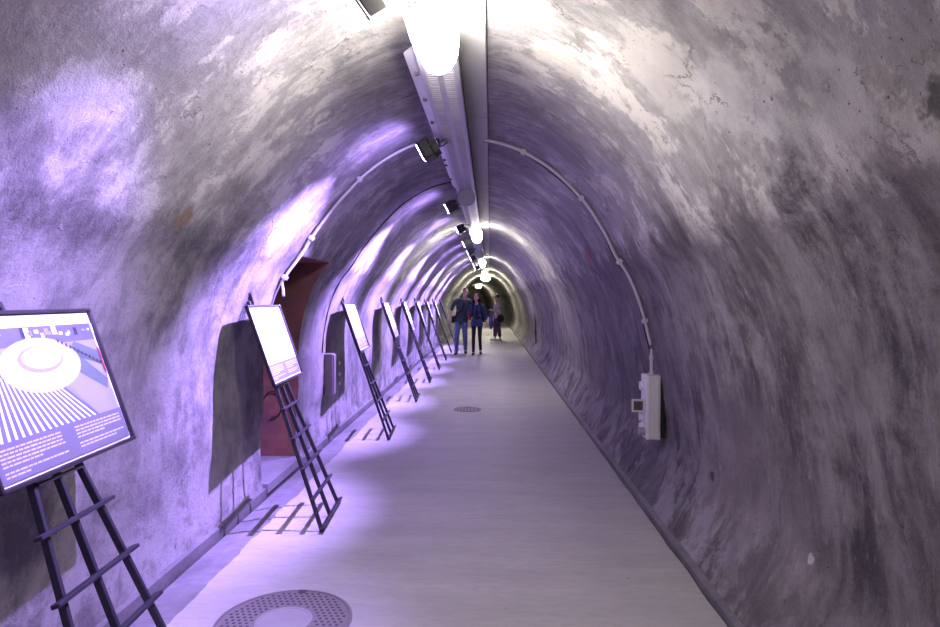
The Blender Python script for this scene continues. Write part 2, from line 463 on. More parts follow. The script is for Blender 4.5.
# wing plates with bolts on the left flank
mb = MB(); mb.add([(-.336, 2.75, 2.61), (-.40, 2.9, 2.635), (-.39, 4.2, 2.635), (-.37, 6.2, 2.63), (-.336, 6.3, 2.61)], [(0, 1, 2, 3, 4)])
mb.add([(x, y, z+.004) for x, y, z in [(-.336, 2.75, 2.61), (-.40, 2.9, 2.635), (-.39, 4.2, 2.635), (-.37, 6.2, 2.63), (-.336, 6.3, 2.61)]], [(4, 3, 2, 1, 0)])
T(mb, 'wing_plate', M['white_plastic'])
for yv in (3.1, 3.5, 3.95, 4.5, 5.0, 5.2, 5.8):
    mb = MB(); mb.lathe((-.362, yv, 2.607), [(.012, 0), (.012, .014)], 8); T(mb, 'bolt', M['galv_dark'])

# round junction boxes hanging under the tray
def junction(Y, lab):
    t = empty('junction_box', (-.235, Y, 2.52), lab, 'junction box', 'round junction boxes under the tray')
    mb = MB(); mb.lathe((0, 0, 0), [(.082, -.028), (.09, -.02), (.09, .02), (.086, .028)], 32, 'Y'); mb.build('box_body', M['plastic_grey'], t, True)
    mb = MB(); mb.lathe((0, -.031, 0), [(.074, -.004), (.078, .002)], 32, 'Y'); mb.build('lid', M['plastic_grey'], t)
    mb = MB(); mb.box((0, 0, .085), (.03, .02, .05)); mb.build('bracket', M['galv'], t)
junction(6.25, 'round grey junction box nearest the camera, under the cable tray')
junction(14.0, 'round grey junction box farther along the cable tray, above the later displays')

# ------------------------------------------------------------------ ceiling lamps
lamps = [(2.58, 'nearest bulkhead lamp, blazing white, under the cable tray'),
         (10.3, 'second bulkhead lamp from the camera, under the cable tray'),
         (17.9, 'third bulkhead lamp from the camera, above the walking couple'),
         (25.0, 'fourth bulkhead lamp from the camera, just past the last floodlight'),
         (31.0, 'fifth bulkhead lamp from the camera, wide fitting before the bend'),
         (50.0, 'farthest lamp, hanging at the bend of the tunnel'),
         (-2.6, None)]  # unseen extra lamp behind the viewpoint, added to light the tunnel
for Y, lab in lamps:
    if lab is None: lab = 'unseen bulkhead lamp behind the viewpoint, added for its light'
    wide = Y in (31.0, 50.0)
    x = -.215+bend(Y)
    t = empty('bulkhead_lamp', (x, Y, 2.597), lab, 'ceiling lamp', 'bulkhead lamps under the tray')
    w, l = (.22, .13) if wide else (.088, .15)
    mb = MB(); mb.box((0, 0, -.010), (w*1.7, l*1.7, .018), bev=.006); mb.build('housing', M['white_plastic'], t)
    mb = MB(); mb.ell((0, 0, -.04), (w, l, .125), n=20, k=12); mb.build('diffuser', M['lamp_far' if Y > 24 else 'lamp_glass'], t, True)
    mb = MB(); mb.lathe((0, 0, .0), [(.012, .0), (.012, .02)], 8)
    mb.build('gland', M['plastic_grey'], t)

# ------------------------------------------------------------------ floodlights
ord_ = ['nearest', 'second', 'third', 'fourth', 'fifth', 'sixth', 'seventh', 'eighth', 'ninth']
EY = [2.10, 4.33, 7.0, 9.5, 11.6, 13.7, 15.8, 17.95, 20.4]
FY = [2.05, 4.30, 6.93, 9.10, 11.35, 13.4, 15.5, 18.0, 20.0]
flood0 = None
def copy_tree(o, parent=None):
    c = o.copy(); C.objects.link(c)
    if parent: c.parent = parent
    for ch in [k for k in ALLCH.get(o.name, [])]:
        d = ch.copy(); C.objects.link(d); d.parent = c
        for g in ALLCH.get(ch.name, []):
            e = g.copy(); C.objects.link(e); e.parent = d
    return c
ALLCH = {}
def reg(root):
    for o in C.objects:
        if o.parent is not None: 
            l = ALLCH.setdefault(o.parent.name, [])
            if o not in l: l.append(o)
def make_flood():
    t = empty('floodlight', (0, 0, 0), '-', 'floodlight', 'black floodlights under the tray')
    # local frame: body faces (-1,0,-1.25)
    d = Vector((-1.0, .12, -.52)).normalized(); yv = Vector((0, 1, 0)); yv = (yv-d*yv.dot(d)).normalized(); u = yv.cross(d).normalized()
    R = Matrix((u, yv, d)).transposed()
    mb = MB(); mb.box((0, 0, 0), (.125, .165, .075), R, bev=.008)
    for k in range(7): mb.box(R @ Vector((0, -.06+k*.02, -.052)), (.105, .006, .04), R)
    mb.build('body', M['black_plastic'], t)
    mb = MB(); mb.box(d*.041, (.135, .175, .012), R, bev=.003); mb.build('bezel', M['black_metal'], t)
    mb = MB(); mb.box(d*.049, (.105, .140, .006), R); mb.build('lens', M['flood_glass'], t)
    mb = MB()
    for s in (-1, 1): mb.bar((0, s*.095, 0), (.075, s*.095, .055), .02, .004)
    mb.bar((.075, -.097, .055), (.075, .097, .055), .02, .004); mb.bar((.075, 0, .055), (.12, 0, .075), .02, .02)
    mb.build('yoke', M['black_metal'], t)
    mb = MB(); mb.tube([(.03, 0, .04), (.06, .06, .03), (.10, .08, .05), (.13, .06, .07)], .004, 6); mb.build('cord', M['black_plastic'], t)
    li = bpy.data.lights.new('flood_beam', 'SPOT'); li.energy = 1950; li.color = VIOLET
    li.spot_size = math.radians(74); li.spot_blend = 1.0; li.shadow_soft_size = .018
    lo = bpy.data.objects.new('flood_beam', li); link(lo, t)
    lo.location = d*.075; lo.rotation_euler = Vector((-1.0, .0, -1.18)).to_track_quat('-Z', 'Y').to_euler()
    return t
for i, Y in enumerate(FY):
    if i == 0: t = flood0 = make_flood(); reg(t)
    else: t = copy_tree(flood0)

    t.location = (-.425 if i else -.41, Y, 2.525)
    t['label'] = ('floodlight nearest the camera, cut by the top edge, aimed at the closest display board' if i == 0 else
                  'black square floodlight, %s from the camera, aimed at the left wall from the cable tray' % ord_[i])
# the nearest floodlight hangs lower in its yoke and is the weakest of the row
for o in C.objects:
    if o.parent is flood0 and o.type == 'LIGHT':
        o.data = o.data.copy(); o.data.energy = 800; o.data.spot_size = math.radians(84)
        o.rotation_euler = Vector((-1.0, 0, -1.7)).to_track_quat('-Z', 'Y').to_euler()

# ------------------------------------------------------------------ easels and boards
SL = .337                       # lean towards the wall per metre of height
def ex(z, off=0): return -1.115-SL*z+off
UPV = Vector((-SL, 0, 1)).normalized(); OUT = Vector((1, 0, SL)).normalized()   # in-plane up, face normal
YV = Vector((0, 1, 0))
def make_easel():
    t = empty('display_easel', (-1.115, 0, 0), '-', 'easel', 'black easels leaning along the left wall')
    def P(z, y, out=0): return Vector((-.366*z, y, z))+OUT*out
    ztop = 1.49
    for s in (-1, 0, 1):
        mb = MB(); mb.bar(P(.0, s*.275), P(ztop, s*(.275-.165*ztop)), .026, .016, up=(0, 1, 0), bev=.002); mb.build('leg', M['black_metal'], t)
    for z in (.025, .205, .395, .585, .775):
        w = .275-.165*z+.055
        mb = MB(); mb.bar(P(z, -w, .016), P(z, w, .016), .014, .030, up=OUT, bev=.002); mb.build('rung', M['black_metal'], t)
    mb = MB(); mb.bar(P(.915, -.12, .014), P(.915, .12, .014), .012, .014, up=OUT, bev=.002); mb.build('ledge', M['black_metal'], t)
    mb = MB(); mb.bar(P(1.47, 0, .01), P(1.545, 0, .015), .03, .014, up=(0, 1, 0)); mb.bar(P(1.535, -.03, .02), P(1.535, .03, .02), .012, .012, up=OUT); mb.build('clamp', M['black_metal'], t)
    return t
# colours of prints
pc = dict(white=mat('print_white', (.80, .80, .82), .5, noise_amt=.05), pale=mat('print_pale', (.24, .25, .32), .5),
          mid=mat('print_mid', (.11, .115, .15), .5), dark=mat('print_dark', (.03, .03, .05), .5),
          capt=mat('print_caption', (.12, .12, .15), .5), text=mat('print_text', (.45, .45, .48), .5, noise_amt=.02),
          green=mat('print_green', (.10, .13, .13), .5, noise_amt=.3), faint=mat('print_faint', (.42, .42, .46), .5),
          red=mat('print_red', (.25, .03, .05), .5))
PK = list(pc); PM = [pc[k] for k in PK]
W, H = .74, .555; YAW = 3.0
def board(Yc, label, kind, seed, yaw=0):
    rnd = random.Random(seed)
    z0 = .93
    t = empty('display_board', (ex(z0)-.01, Yc+(.0 if kind == 'stadium' else .04), z0), label, 'display board', 'display boards on the easels', math.radians(YAW))
    def Q(u, v, o=0):      # u across (-.5..+.5) from the viewer's left to right = towards +Y ; v up 0..1
        return UPV*(v*H)+YV*(u*W)+OUT*(o+.021)
    Rm = Matrix((YV, UPV, OUT)).transposed()
    mb = MB(); mb.box(Q(0, .5, -.005), (W-.01, H-.01, .010), Rm); mb.build('backing', M['black_plastic'], t)
    mb = MB()
    f = .012
    for u, v, du, dv in ((0, 0, W, f), (0, 1, W, f)): mb.box(Q(u, v, .004)+UPV*(f/2 if v == 0 else -f/2), (du, dv, .022), Rm, bev=.002)
    for s in (-1, 1): mb.box(Q(s*.5, .5, .004)-YV*s*f/2, (f, H, .022), Rm, bev=.002)
    mb.build('frame', M['black_frame'], t)
    mb = MB(); lay = [0.0012]
    ml = .022; 
    def poly(pts, c, o=None):
        o = lay[0] if o is None else o
        mb.add([Q(-.5+(ml+u*(W-2*ml))/W, (ml+v*(H-2*ml))/H, o) for u, v in pts], [tuple(range(len(pts)))], PK.index(c))
    def up(): lay[0] += .0003
    def rect(u0, v0, u1, v1, c): poly([(u0, v0), (u1, v0), (u1, v1), (u0, v1)], c)
    def lines(u0, u1, v, n, dv, c='text', h=.010, last=.6):
        for k in range(n):
            uu = u0; end = u1 if k < n-1 else u0+(u1-u0)*last
            while uu < end-.01:
                w = min(rnd.uniform(.018, .05), end-uu); rect(uu, v-k*dv-h, uu+w, v-k*dv, c); uu += w+.006
    rect(-.012, -.014, 1.012, 1.014, 'white'); up()
    cap_h = .235
    if kind == 'stadium':
        rect(0, cap_h, 1, 1, 'pale'); up()
        rect(0, .80, 1, .93, 'mid'); rect(0, .93, 1, 1, 'white'); up()
        for k in range(26):
            a = rnd.random(); rect(a, .84+rnd.random()*.06, a+.02+.03*rnd.random(), .86+rnd.random()*.07, rnd.choice(['white', 'pale', 'dark', 'faint']))
        up()
        # striped field fanning down from the arena
        poly([(0, cap_h), (.80, cap_h), (.50, .62), (0, .64)], 'mid'); up()
        for k in range(26):
            b0 = -.30+k*.046; t0 = -.05+k*.022
            pts = [(b0, cap_h), (b0+.017, cap_h), (t0+.009, .62), (t0, .62)]
            pts = [(max(0, u), v) for u, v in pts]
            if pts[0][0] >= 0 and pts[1][0] < .80: poly(pts, 'white')
        up()
        poly([(.80, cap_h), (1, cap_h), (1, .40), (.62, .66), (.54, .62)], 'pale'); up()
        poly([(.72, .60), (.96, .40), (.99, .48), (.80, .70), (.70, .70)], 'green')
        poly([(.72, .72), (.98, .60), (1, .70), (.80, .80)], 'green'); up()
        # road and arena rings
        def ring(cu, cv, a, b, c, n=28):
            poly([(cu+a*math.cos(2*PI*k/n), cv+b*math.sin(2*PI*k/n)) for k in range(n)], c); up()
        ring(.50, .66, .30, .19, 'faint'); ring(.49, .68, .26, .165, 'white'); ring(.50, .70, .17, .095, 'pale'); ring(.51, .71, .145, .075, 'white'); ring(.51, .705, .11, .05, 'faint')
        for k in range(12):
            u = .66+k*.028; rect(u, .80-k*.018, u+.015, .825-k*.018, 'dark')
        poly([(.985, .55), (1, .50), (1, .72), (.985, .74)], 'red'); up()
    else:
        rect(0, cap_h, 1, 1, 'white'); up()
        if kind == 'plan':
            for k in range(9):
                a, b = rnd.random()*.8, cap_h+.05+rnd.random()*.5
                poly([(a, b), (a+.10, b+.02), (a+.16, b+.12), (a+.05, b+.10)], 'faint')
            up()
            for k in range(14):
                a, b = rnd.random()*.9, cap_h+.03+rnd.random()*.6
                rect(a, b, a+.02, b+.015, rnd.choice(['mid', 'pale', 'dark']))
            up()
        elif kind == 'street':
            poly([(0, cap_h), (1, cap_h), (1, .5), (.6, .62), (.2, .55), (0, .62)], 'pale'); up()
            for k in range(9):
                a = k*.11; h = .1+.25*rnd.random(); rect(a, .5, a+.09, .5+h, rnd.choice(['faint', 'pale', 'mid']))
            up(); poly([(.4, cap_h), (.75, cap_h), (.56, .56), (.53, .56)], 'faint'); up()
        else:
            poly([(.15, .35), (.85, .35), (.78, .8), (.5, .9), (.22, .8)], 'faint'); up()
            for k in range(5): rect(.22+k*.12, .40, .30+k*.12, .74, rnd.choice(['pale', 'mid']))
            up()
    rect(0, 0, 1, cap_h, 'capt'); up()
    lines(.03, .46, cap_h-.035, 5, .024); lines(.56, .97, cap_h-.035, 4, .024)
    lines(.03, .46, .065, 2, .024, last=.35); lines(.56, .97, .085, 2, .024, last=.8)
    mb.build('print', PM, t)
    return t
kinds = ['stadium', 'plan', 'street', 'facade', 'plan', 'street', 'facade', 'plan', 'street']
desc = ['black-framed display board with aerial view of white arena and striped field',
        'black-framed display board, second from the camera, bleached by light, caption band below',
        'black-framed display board, third from the camera, beside the grey wall cabinet',
        'black-framed display board, fourth from the camera, on a leaning easel',
        'black-framed display board, fifth from the camera, on a leaning easel',
        'black-framed display board, sixth from the camera, on a leaning easel',
        'black-framed display board, seventh from the camera, on a leaning easel',
        'black-framed display board, eighth from the camera, near the couple',
        'black-framed display board farthest from the camera, behind the man in dark shirt']
edesc = ['black ladder easel nearest the camera, cut by the bottom edge, holding the arena board',
         'black ladder easel in front of the red brick niche, second from the camera',
         'black ladder easel, third from the camera, beside the grey wall cabinet']
ez0 = make_easel(); reg(ez0)
for i, Y in enumerate(EY):
    e = ez0 if i == 0 else copy_tree(ez0)
    e.location = (-1.10, Y-.06, 0); e.rotation_euler.z = math.radians(YAW)
    e['label'] = edesc[i] if i < 3 else ('black ladder easel farthest from the camera, last of the row' if i == 8 else 'black ladder easel, %s from the camera, in the row along the left wall' % ord_[i])
    board(Y, desc[i], kinds[i], 11+i)

# ------------------------------------------------------------------ manhole covers
def manhole(x, Y, r, label):
    t = empty('manhole_cover', (x, Y, .0), label, 'manhole cover', 'iron manhole covers in the floor')
    mb = MB(); n = 56
    prof = [(r, 0), (r, .006), (r-.012, .007), (r-.014, .003)]
    b = 0
    for k in range(n):
        a = 2*PI*k/n
        for rr, h in prof: mb.v.append((rr*math.cos(a), rr*math.sin(a), h))
    for k in range(n):
        for i in range(3):
            mb.f.append((k*4+i, k*4+i+1, ((k+1) % n)*4+i+1, ((k+1) % n)*4+i)); mb.m.append(0)
    mb.build('rim', M['cast_iron'], t)
    mb = MB(); mb.lathe((0, 0, 0), [(r-.014, .001), (r-.016, .004)], 56); mb.build('plate', M['cast_iron'], t)
    mb = MB(); st = .030
    if r > .25:
        k = int(r/st)+1
        for i in range(-k, k+1):
            for j in range(-k, k+1):
                px, py = i*st+(j % 2)*st/2, j*st*.9
                d = math.hypot(px, py)
                if .145 < d < r-.03: mb.box((px, py, .0045), (.013, .010, .003), m=0)
        tag(mb.build('grip_stud', M['iron_dark'], t), kind='stuff')
        mb = MB(); mb.lathe((0, 0, 0), [(.13, .003), (.13, .0075), (.118, .0085), (.116, .006), (.02, .006)], 40); mb.build('centre_plate', M['plastic_grey'], t)
    else:
        for i in range(-3, 4): mb.box((i*.045, 0, .005), (.01, 2*math.sqrt(max(.0001, (r-.04)**2-(i*.045)**2)), .003))
        mb.build('grip_rib', M['iron_dark'], t)
    mb = MB(); mb.box((.0, r-.02, .005), (.04, .03, .004)); mb.build('lifting_slot', M['iron_dark'], t)
manhole(-.96, 2.86, .315, 'large round studded manhole cover in the near foreground floor')
manhole(-.31, 8.55, .19, 'small round manhole cover in the middle of the walkway')

# ------------------------------------------------------------------ conduits and cables following the vault
def prof_path(Y, z0, z1, side, inset, n=26, dY=0.0):
    """from height z0 over the wall up to z1 on the given side (-1 left, +1 right)"""
    idx = [i for i in range(ND) if (dense[i][0] <= 0 if side < 0 else dense[i][0] >= 0) and z0 <= dense[i][1] <= z1]
    if side > 0: idx = idx[::-1]
    pts = []
    for q, i in enumerate(idx):
        x, z = dense[i]; p = Vector((XC+x, Y+dY*q/len(idx), z)) + nrm(i)*inset
        pts.append(p)
    return pts
def run(name, pts, r, mt, label, cat, group=None, clips=None):
    base = pts[0]
    t = empty(name, base, label, cat, group)
    mb = MB(); mb.tube([p-base for p in pts], r, 8); mb.build('pipe' if 'conduit' in name else 'strand', mt, t, True)
    if clips:
        for k in clips:
            a, b = pts[k], pts[k+1]; mb = MB(); mb.bar(a-base, a-base+(b-a).normalized()*.03, r*2+.012, r*2+.02, bev=.003); mb.build('saddle_clip', M['galv'], t)
pr = prof_path(4.75, 1.13, 2.735, 1, .026)
run('metal_conduit', pr, .0115, M['grey_conduit'], 'grey metal conduit arching over the right wall down to the socket box', 'conduit', clips=(4, 18, 32, 44))
pc_ = [p+Vector((-.012, .045+.03*math.sin(k*.35), -.01)) for k, p in enumerate(prof_path(4.75, 1.02, 2.735, 1, .014))]
run('black_cable', pc_, .006, M['black_plastic'], 'thin black cable beside the conduit on the right wall', 'cable')
pl = prof_path(4.70, 1.62, 2.735, -1, .026)
p0 = pl[0]; curl = [p0+Vector((-.16, -.03, -.10)), p0+Vector((-.10, -.03, -.105)), p0+Vector((-.05, -.02, -.07))]
curl = [p0+Vector((.012, .0, -.10)), p0+Vector((.008, 0, -.05))]
run('metal_conduit', curl+pl, .0115, M['grey_conduit'], 'pale conduit arching over the left vault and ending above the brick niche', 'conduit', clips=(3, 14, 26))
pl2 = prof_path(6.45, .93, 2.735, -1, .012, dY=.05)
run('black_cable', pl2, .006, M['black_plastic'], 'thin dark cable arching down the left wall to the grey cabinet', 'cable')
# hose loop hanging in the niche
pts = [Vector((-1.98+.09*math.sin(a)*1.0, A1-.02, .55+.12*math.cos(a))) for a in [k*.3-1.2 for k in range(16)]]
run('black_hose', pts, .006, M['black_plastic'], 'short black hose loop on the side of the brick niche', 'hose')

# ------------------------------------------------------------------ socket box on the right wall
bx0, bx1 = 1.165, 1.30
t = empty('socket_box', (1.22, 4.84, .44), 'pale grey ribbed socket box on the right wall under the conduit', 'electrical box')
def L0(p): return (p[0]-1.22, p[1]-4.84, p[2]-.44)
mb = MB(); mb.box(L0((1.235, 4.84, .685)), (.11, .17, .49), bev=.008)
for k in range(3): mb.box(L0((1.205+k*.03, 4.753, .685)), (.006, .008, .47), bev=.002)
mb.build('body', M['white_plastic'], t)
mb = MB(); mb.box(L0((1.29, 4.84, .685)), (.06, .15, .46)); mb.build('back_plate', M['black_plastic'], t)
mb = MB(); mb.lathe(L0((1.225, 4.79, .93)), [(.018, 0), (.018, .03), (.012, .03), (.012, .12), (.017, .12), (.017, .15), (.011, .15), (.011, .2)], 12); mb.build('inlet_pipe', M['grey_conduit'], t, False)
# square hinged cover standing out on the left
mb = MB(); s_ = .042
for d0 in ((-s_, 0), (s_, 0)): mb.box(L0((1.130+d0[0], 4.80, .695)), (.014, .02, .098), bev=.003)
for d0 in (-s_, s_): mb.box(L0((1.130, 4.80, .695+d0)), (.098, .02, .014), bev=.003)
mb.build('cover_frame', M['white_plastic'], t)
mb = MB(); mb.box(L0((1.130, 4.803, .695)), (.07, .008, .07)); mb.build('cover_window', M['iron_dark'], t)
for z in (.84, .60, .52):
    mb = MB(); mb.lathe(L0((1.155, 4.86, z)), [(.034, 0), (.034, .0255), ], 20, 'X'); mb.build('socket', M['white_plastic'], t)
mb = MB(); mb.lathe(L0((1.135, 4.80, .50)), [(.03, 0), (.03, .045)], 16, 'X'); mb.build('round_cap', M['plastic_grey'], t)

# cabinet on the left wall beside the third easel
t = empty('wall_cabinet', (-1.70, 6.64, .475), 'grey wall cabinet with side latches beside the third easel', 'electrical box')
mb = MB(); mb.box((.0, 0, .24), (.10, .22, .44), bev=.008); mb.build('body', M['cabinet'], t)
mb = MB(); mb.box((.055, 0, .24), (.012, .20, .42), bev=.004); mb.build('door', M['cabinet'], t)
for z in (.12, .22, .34): 
    mb = MB(); mb.box((.065, .10, z), (.02, .03, .035), bev=.004); mb.build('latch', M['white_plastic'], t)

# dark vertical duct on the right wall far along and a short drain pipe
t = empty('drain_pipe', (1.30, 17.6, .09), 'dark vertical pipe on the right wall opposite the couple', 'pipe')
mb = MB(); pts = [Vector(p)-Vector((1.30, 17.6, .09)) for p in [(XC+hw(z)-.05, 17.6, z) for z in (.09, .3, .6, .9, 1.2, 1.4, 1.6)]]
mb.tube(pts, .022, 10); mb.build('pipe', M['iron_dark'], t, True)
mb = MB(); mb.box(pts[2], (.10, .10, .03)); mb.build('pipe_clip', M['iron_dark'], t)

# ------------------------------------------------------------------ people
def remeshed(name, mb_, voxel, mt, parent, smooth_it=4):
    tmp = mesh_from('tmp_build', mb_.v, mb_.f, mt)
    md = tmp.modifiers.new('r', 'REMESH'); md.mode = 'VOXEL'; md.voxel_size = voxel; md.use_smooth_shade = True
    sm = tmp.modifiers.new('s', 'SMOOTH'); sm.iterations = smooth_it; sm.factor = .5
    dg = bpy.context.evaluated_depsgraph_get(); dg.update()
    me = bpy.data.meshes.new_from_object(tmp.evaluated_get(dg)); me.name = name
    me.materials.clear(); me.materials.append(mt)
    me.polygons.foreach_set('use_smooth', [True]*len(me.polygons))
    bpy.data.objects.remove(tmp)
    return link(bpy.data.objects.new(name, me), parent)
def cap_(mb_, a, b, ra, rb):
    a = Vector(a); b = Vector(b); n = 8
    pts = []; rr = []
    L_ = (b-a).length
    d = (b-a).normalized()
    for k in range(4):
        th = PI/2*(1-k/3.0)*.97; pts.append(a-d*ra*math.sin(th)); rr.append(ra*math.cos(th))
    for k in range(1, 4): pts.append(a.lerp(b, k/4)); rr.append(ra+(rb-ra)*k/4)
    for k in range(4):
        th = PI/2*(k/3.0)*.97; pts.append(b+d*rb*math.sin(th)); rr.append(rb*math.cos(th))
    mb_.tube(pts, rr, 12)
def hand(mb_, w, d, side, fwd, k=1.0):
    """w wrist point, d direction of hand, side = thumb side vector"""
    d = Vector(d).normalized(); side = Vector(side).normalized(); fw = Vector(fwd).normalized()
    w = Vector(w)
    rot = Matrix((side, d.cross(side).normalized(), d)).transposed()
    mb_.ell(w+d*.045*k, (.040*k, .017*k, .055*k), rot)
    for q, (o, L_) in enumerate(((.029, .070), (.010, .078), (-.010, .072), (-.028, .056))):
        a = w+d*.085*k+side*o*k; b = a+(d*.9+fw*.25).normalized()*L_*.5*k; c = b+(d*.65+fw*.6).normalized()*L_*.5*k
        cap_(mb_, a, b, .0092*k, .0085*k); cap_(mb_, b, c, .0085*k, .0070*k)
    a = w+d*.025*k+side*.030*k; b = a+(side*.6+d*.8).normalized()*.038*k; c = b+(d*.95+fw*.3).normalized()*.030*k
    cap_(mb_, a, b, .012*k, .0105*k); cap_(mb_, b, c, .0105*k, .009*k)
def rz(a): return Matrix.Rotation(a, 3, 'Z')
def person(loc, yaw, label, J, sc, mats, female=False, extras=None):
    """J: joints in a local frame facing -Y (towards the camera); +X = image right"""
    t = empty('person', loc, label, 'person', None, yaw)
    J = {k: Vector(v)*sc for k, v in J.items()}
    g = sc
    sw = .92 if female else 1.0
    b = MB()
    # torso
    pel, che, nec = J['pelvis'], J['chest'], J['neck']
    def torso(mbx, inf=0.0, hip=True, low=0.0):
        ax = (che-pel).normalized()
        sx = Vector((1, 0, 0)); R = Matrix((sx, ax.cross(sx).normalized(), ax)).transposed()
        if hip: mbx.ell(pel+ax*.0, ((.172 if female else .165)*sw*g+inf, .115*g+inf, .13*g+inf), R)
        mbx.ell(pel.lerp(che, .45), ((.125 if female else .148)*g+inf, .098*g+inf, .17*g+inf), R)
        for s_h in ('shL', 'shR'): cap_(mbx, nec+Vector((0, .01, -.075*g)), J[s_h].lerp(nec, .22)+Vector((0, 0, -.01)), .062*sw*g+inf*.4, .056*sw*g+inf*.5)
        mbx.ell(che, (.165*sw*g+inf, .112*g+inf, .17*g+inf), R)
        cap_(mbx, J['shL'].lerp(che, .12), J['shR'].lerp(che, .12), .062*sw*g+inf, .062*sw*g+inf)
    torso(b)
    cap_(b, nec-Vector((0, 0, .05*g)), J['head']-Vector((0, 0, .05*g)), .054*sw*g, .050*sw*g)
    # head with features
    hd = J['head']; hrot = J.get('hyaw'); Rh = rz(hrot.x if hrot is not None else 0)
    b.ell(hd+Vector((0, .008*g, .02*g)), (.073*g, .088*g, .100*g), Rh)
    b.ell(hd+Rh @ Vector((0, -.022*g, -.055*g)), (.052*g, .056*g, .060*g), Rh)       # jaw
    b.ell(hd+Rh @ Vector((0, -.096*g, -.008*g)), (.013*g, .020*g, .030*g), Rh)       # nose
    for s in (-1, 1):
        b.ell(hd+Rh @ Vector((s*.076*g, .012*g, -.005*g)), (.011*g, .022*g, .033*g), Rh)   # ears
        b.ell(hd+Rh @ Vector((s*.030*g, -.083*g, .026*g)), (.022*g, .010*g, .007*g), Rh)   # brows
    b.ell(hd+Rh @ Vector((0, -.078*g, -.055*g)), (.024*g, .012*g, .008*g), Rh)         # lips
    for s in 'LR':
        cap_(b, J['sh'+s], J['el'+s], .046*sw*g, .037*sw*g); cap_(b, J['el'+s], J['wr'+s], .037*sw*g, .025*sw*g)
        d = (J['wr'+s]-J['el'+s]).normalized()
        sd = Vector((0, -1, 0)); sd = (sd-d*sd.dot(d)).normalized()
        inw = Vector((-1 if s == 'L' else 1, 0, 0)) if True else None
        hand(b, J['wr'+s]+d*.01, d+Vector((0, 0, -.2)), sd, inw, g*.95)
        cap_(b, J['hi'+s], J['kn'+s], .080*sw*g, .054*sw*g); cap_(b, J['kn'+s], J['an'+s], .054*sw*g, .034*sw*g)
        b.ell(J['kn'+s].lerp(J['an'+s], .3)+Vector((0, .018*g, 0)), (.050*sw*g, .050*sw*g, .10*g))
        cap_(b, J['an'+s]+Vector((0, 0, -.03*g)), J['to'+s], .036*g, .028*g)
    body = remeshed('body', b, .0065, mats['skin'], t, 3)
    # eyes
    for s in (-1, 1):
        e = MB(); e.ell(hd+Rh @ Vector((s*.030*g, -.086*g, .010*g)), (.012*g, .006*g, .006*g), Rh, 10, 6); e.build('eye', mats['dark'], t, True)
    # trousers
    b = MB()
    tl = mats.get('hem', 1.0)
    for s in 'LR':
        cap_(b, J['hi'+s], J['kn'+s], .080*sw*g+mats['tr'], .054*sw*g+mats['tr'])
        an = J['kn'+s].lerp(J['an'+s], tl)
        cap_(b, J['kn'+s], an, .054*sw*g+mats['tr'], .040*sw*g+mats['tr']*mats.get('flare', 1))
        b.ell(J['kn'+s].lerp(J['an'+s], .3)+Vector((0, .018*g, 0)), (.054*sw*g, .056*sw*g, .10*g))
    ax = (che-pel).normalized(); b.ell(pel, ((.172 if female else .165)*sw*g+.012, .115*g+.012, .12*g+.012))
    remeshed('trousers', b, .010, mats['trousers'], t)
    # shoes
    for s in 'LR':
        b = MB(); a = J['an'+s]; q = J['to'+s]
        zf = min(a.z, q.z)
        heel = Vector((a.x, a.y+.035*g, q.z)); toe = q+(q-Vector((a.x, a.y, q.z))).normalized()*.05*g
        cap_(b, heel, toe, .040*g, .036*g); cap_(b, a+Vector((0, 0, -.035*g)), heel+Vector((0, -.02, .02)), .040*g, .04*g)
        remeshed('shoe', b, .009, mats['shoe'], t)
    # top with sleeves
    b = MB(); torso(b, .016)
    if mats.get('hemlow'): 
        b.ell(pel+Vector((0, 0, -.02*g)), ((.175)*sw*g+.018, .118*g+.02, mats['hemlow']*g))
    for s in 'LR':
        b.ell(J['hi'+s]+Vector((0, 0, -.01*g)), (.088*sw*g+.012, .105*g+.012, .115*g))
        f = mats['sleeve']
        if f <= 1: cap_(b, J['sh'+s], J['sh'+s].lerp(J['el'+s], f), .048*sw*g+.008, .046*sw*g+.010)
        else:
            cap_(b, J['sh'+s], J['el'+s], .052*sw*g+.008, .042*g+.008); cap_(b, J['el'+s], J['el'+s].lerp(J['wr'+s], f-1), .042*g+.008, .032*g+.008)
    remeshed('shirt' if not mats.get('jacket') else 'jacket', b, .010, mats['shirt'], t)
    if mats.get('jacket'):      # dark top showing in the open front
        b = MB(); R = Matrix((Vector((1, 0, 0)), ax.cross(Vector((1, 0, 0))).normalized(), ax)).transposed()
        b.ell(che+Vector((0, -.040*g, -.02)), (.085*g, .095*g, .19*g), R); b.ell(pel.lerp(che, .35)+Vector((0, -.035*g, 0)), (.10*g, .090*g, .20*g), R)
        remeshed('top', b, .009, mats['jacket'], t)
    # belt
    # hair
    b = MB()
    if mats['hairkind'] == 'short':
        b.ell(hd+Rh @ Vector((0, .022*g, .050*g)), (.078*g, .088*g, .080*g), Rh)
    elif mats['hairkind'] == 'long':
        b.ell(hd+Vector((0, .025*g, .045*g)), (.088*g, .088*g, .088*g))
        rnd = random.Random(3)
        for k in range(60):
            a = rnd.uniform(-.10*PI, 1.10*PI); rr = .088*g; 
            x0 = rr*math.cos(a); y0 = rr*math.sin(a)*.8+.025
            p = hd+Vector((x0, y0, .04*g)); pts = [p]
            L_ = rnd.uniform(.20, .33)*g
            for q in range(1, 9):
                pts.append(p+Vector((x0*.5*q/8+.012*math.sin(q*1.6+k), y0*.15*q/8+.012*math.cos(q*1.4+k), -L_*q/8)))
            b.tube(pts, [.018*g]*8+[.006*g], 6)
    else:
        b.ell(hd+Rh @ Vector((0, .022*g, .040*g)), (.082*g, .090*g, .088*g), Rh)
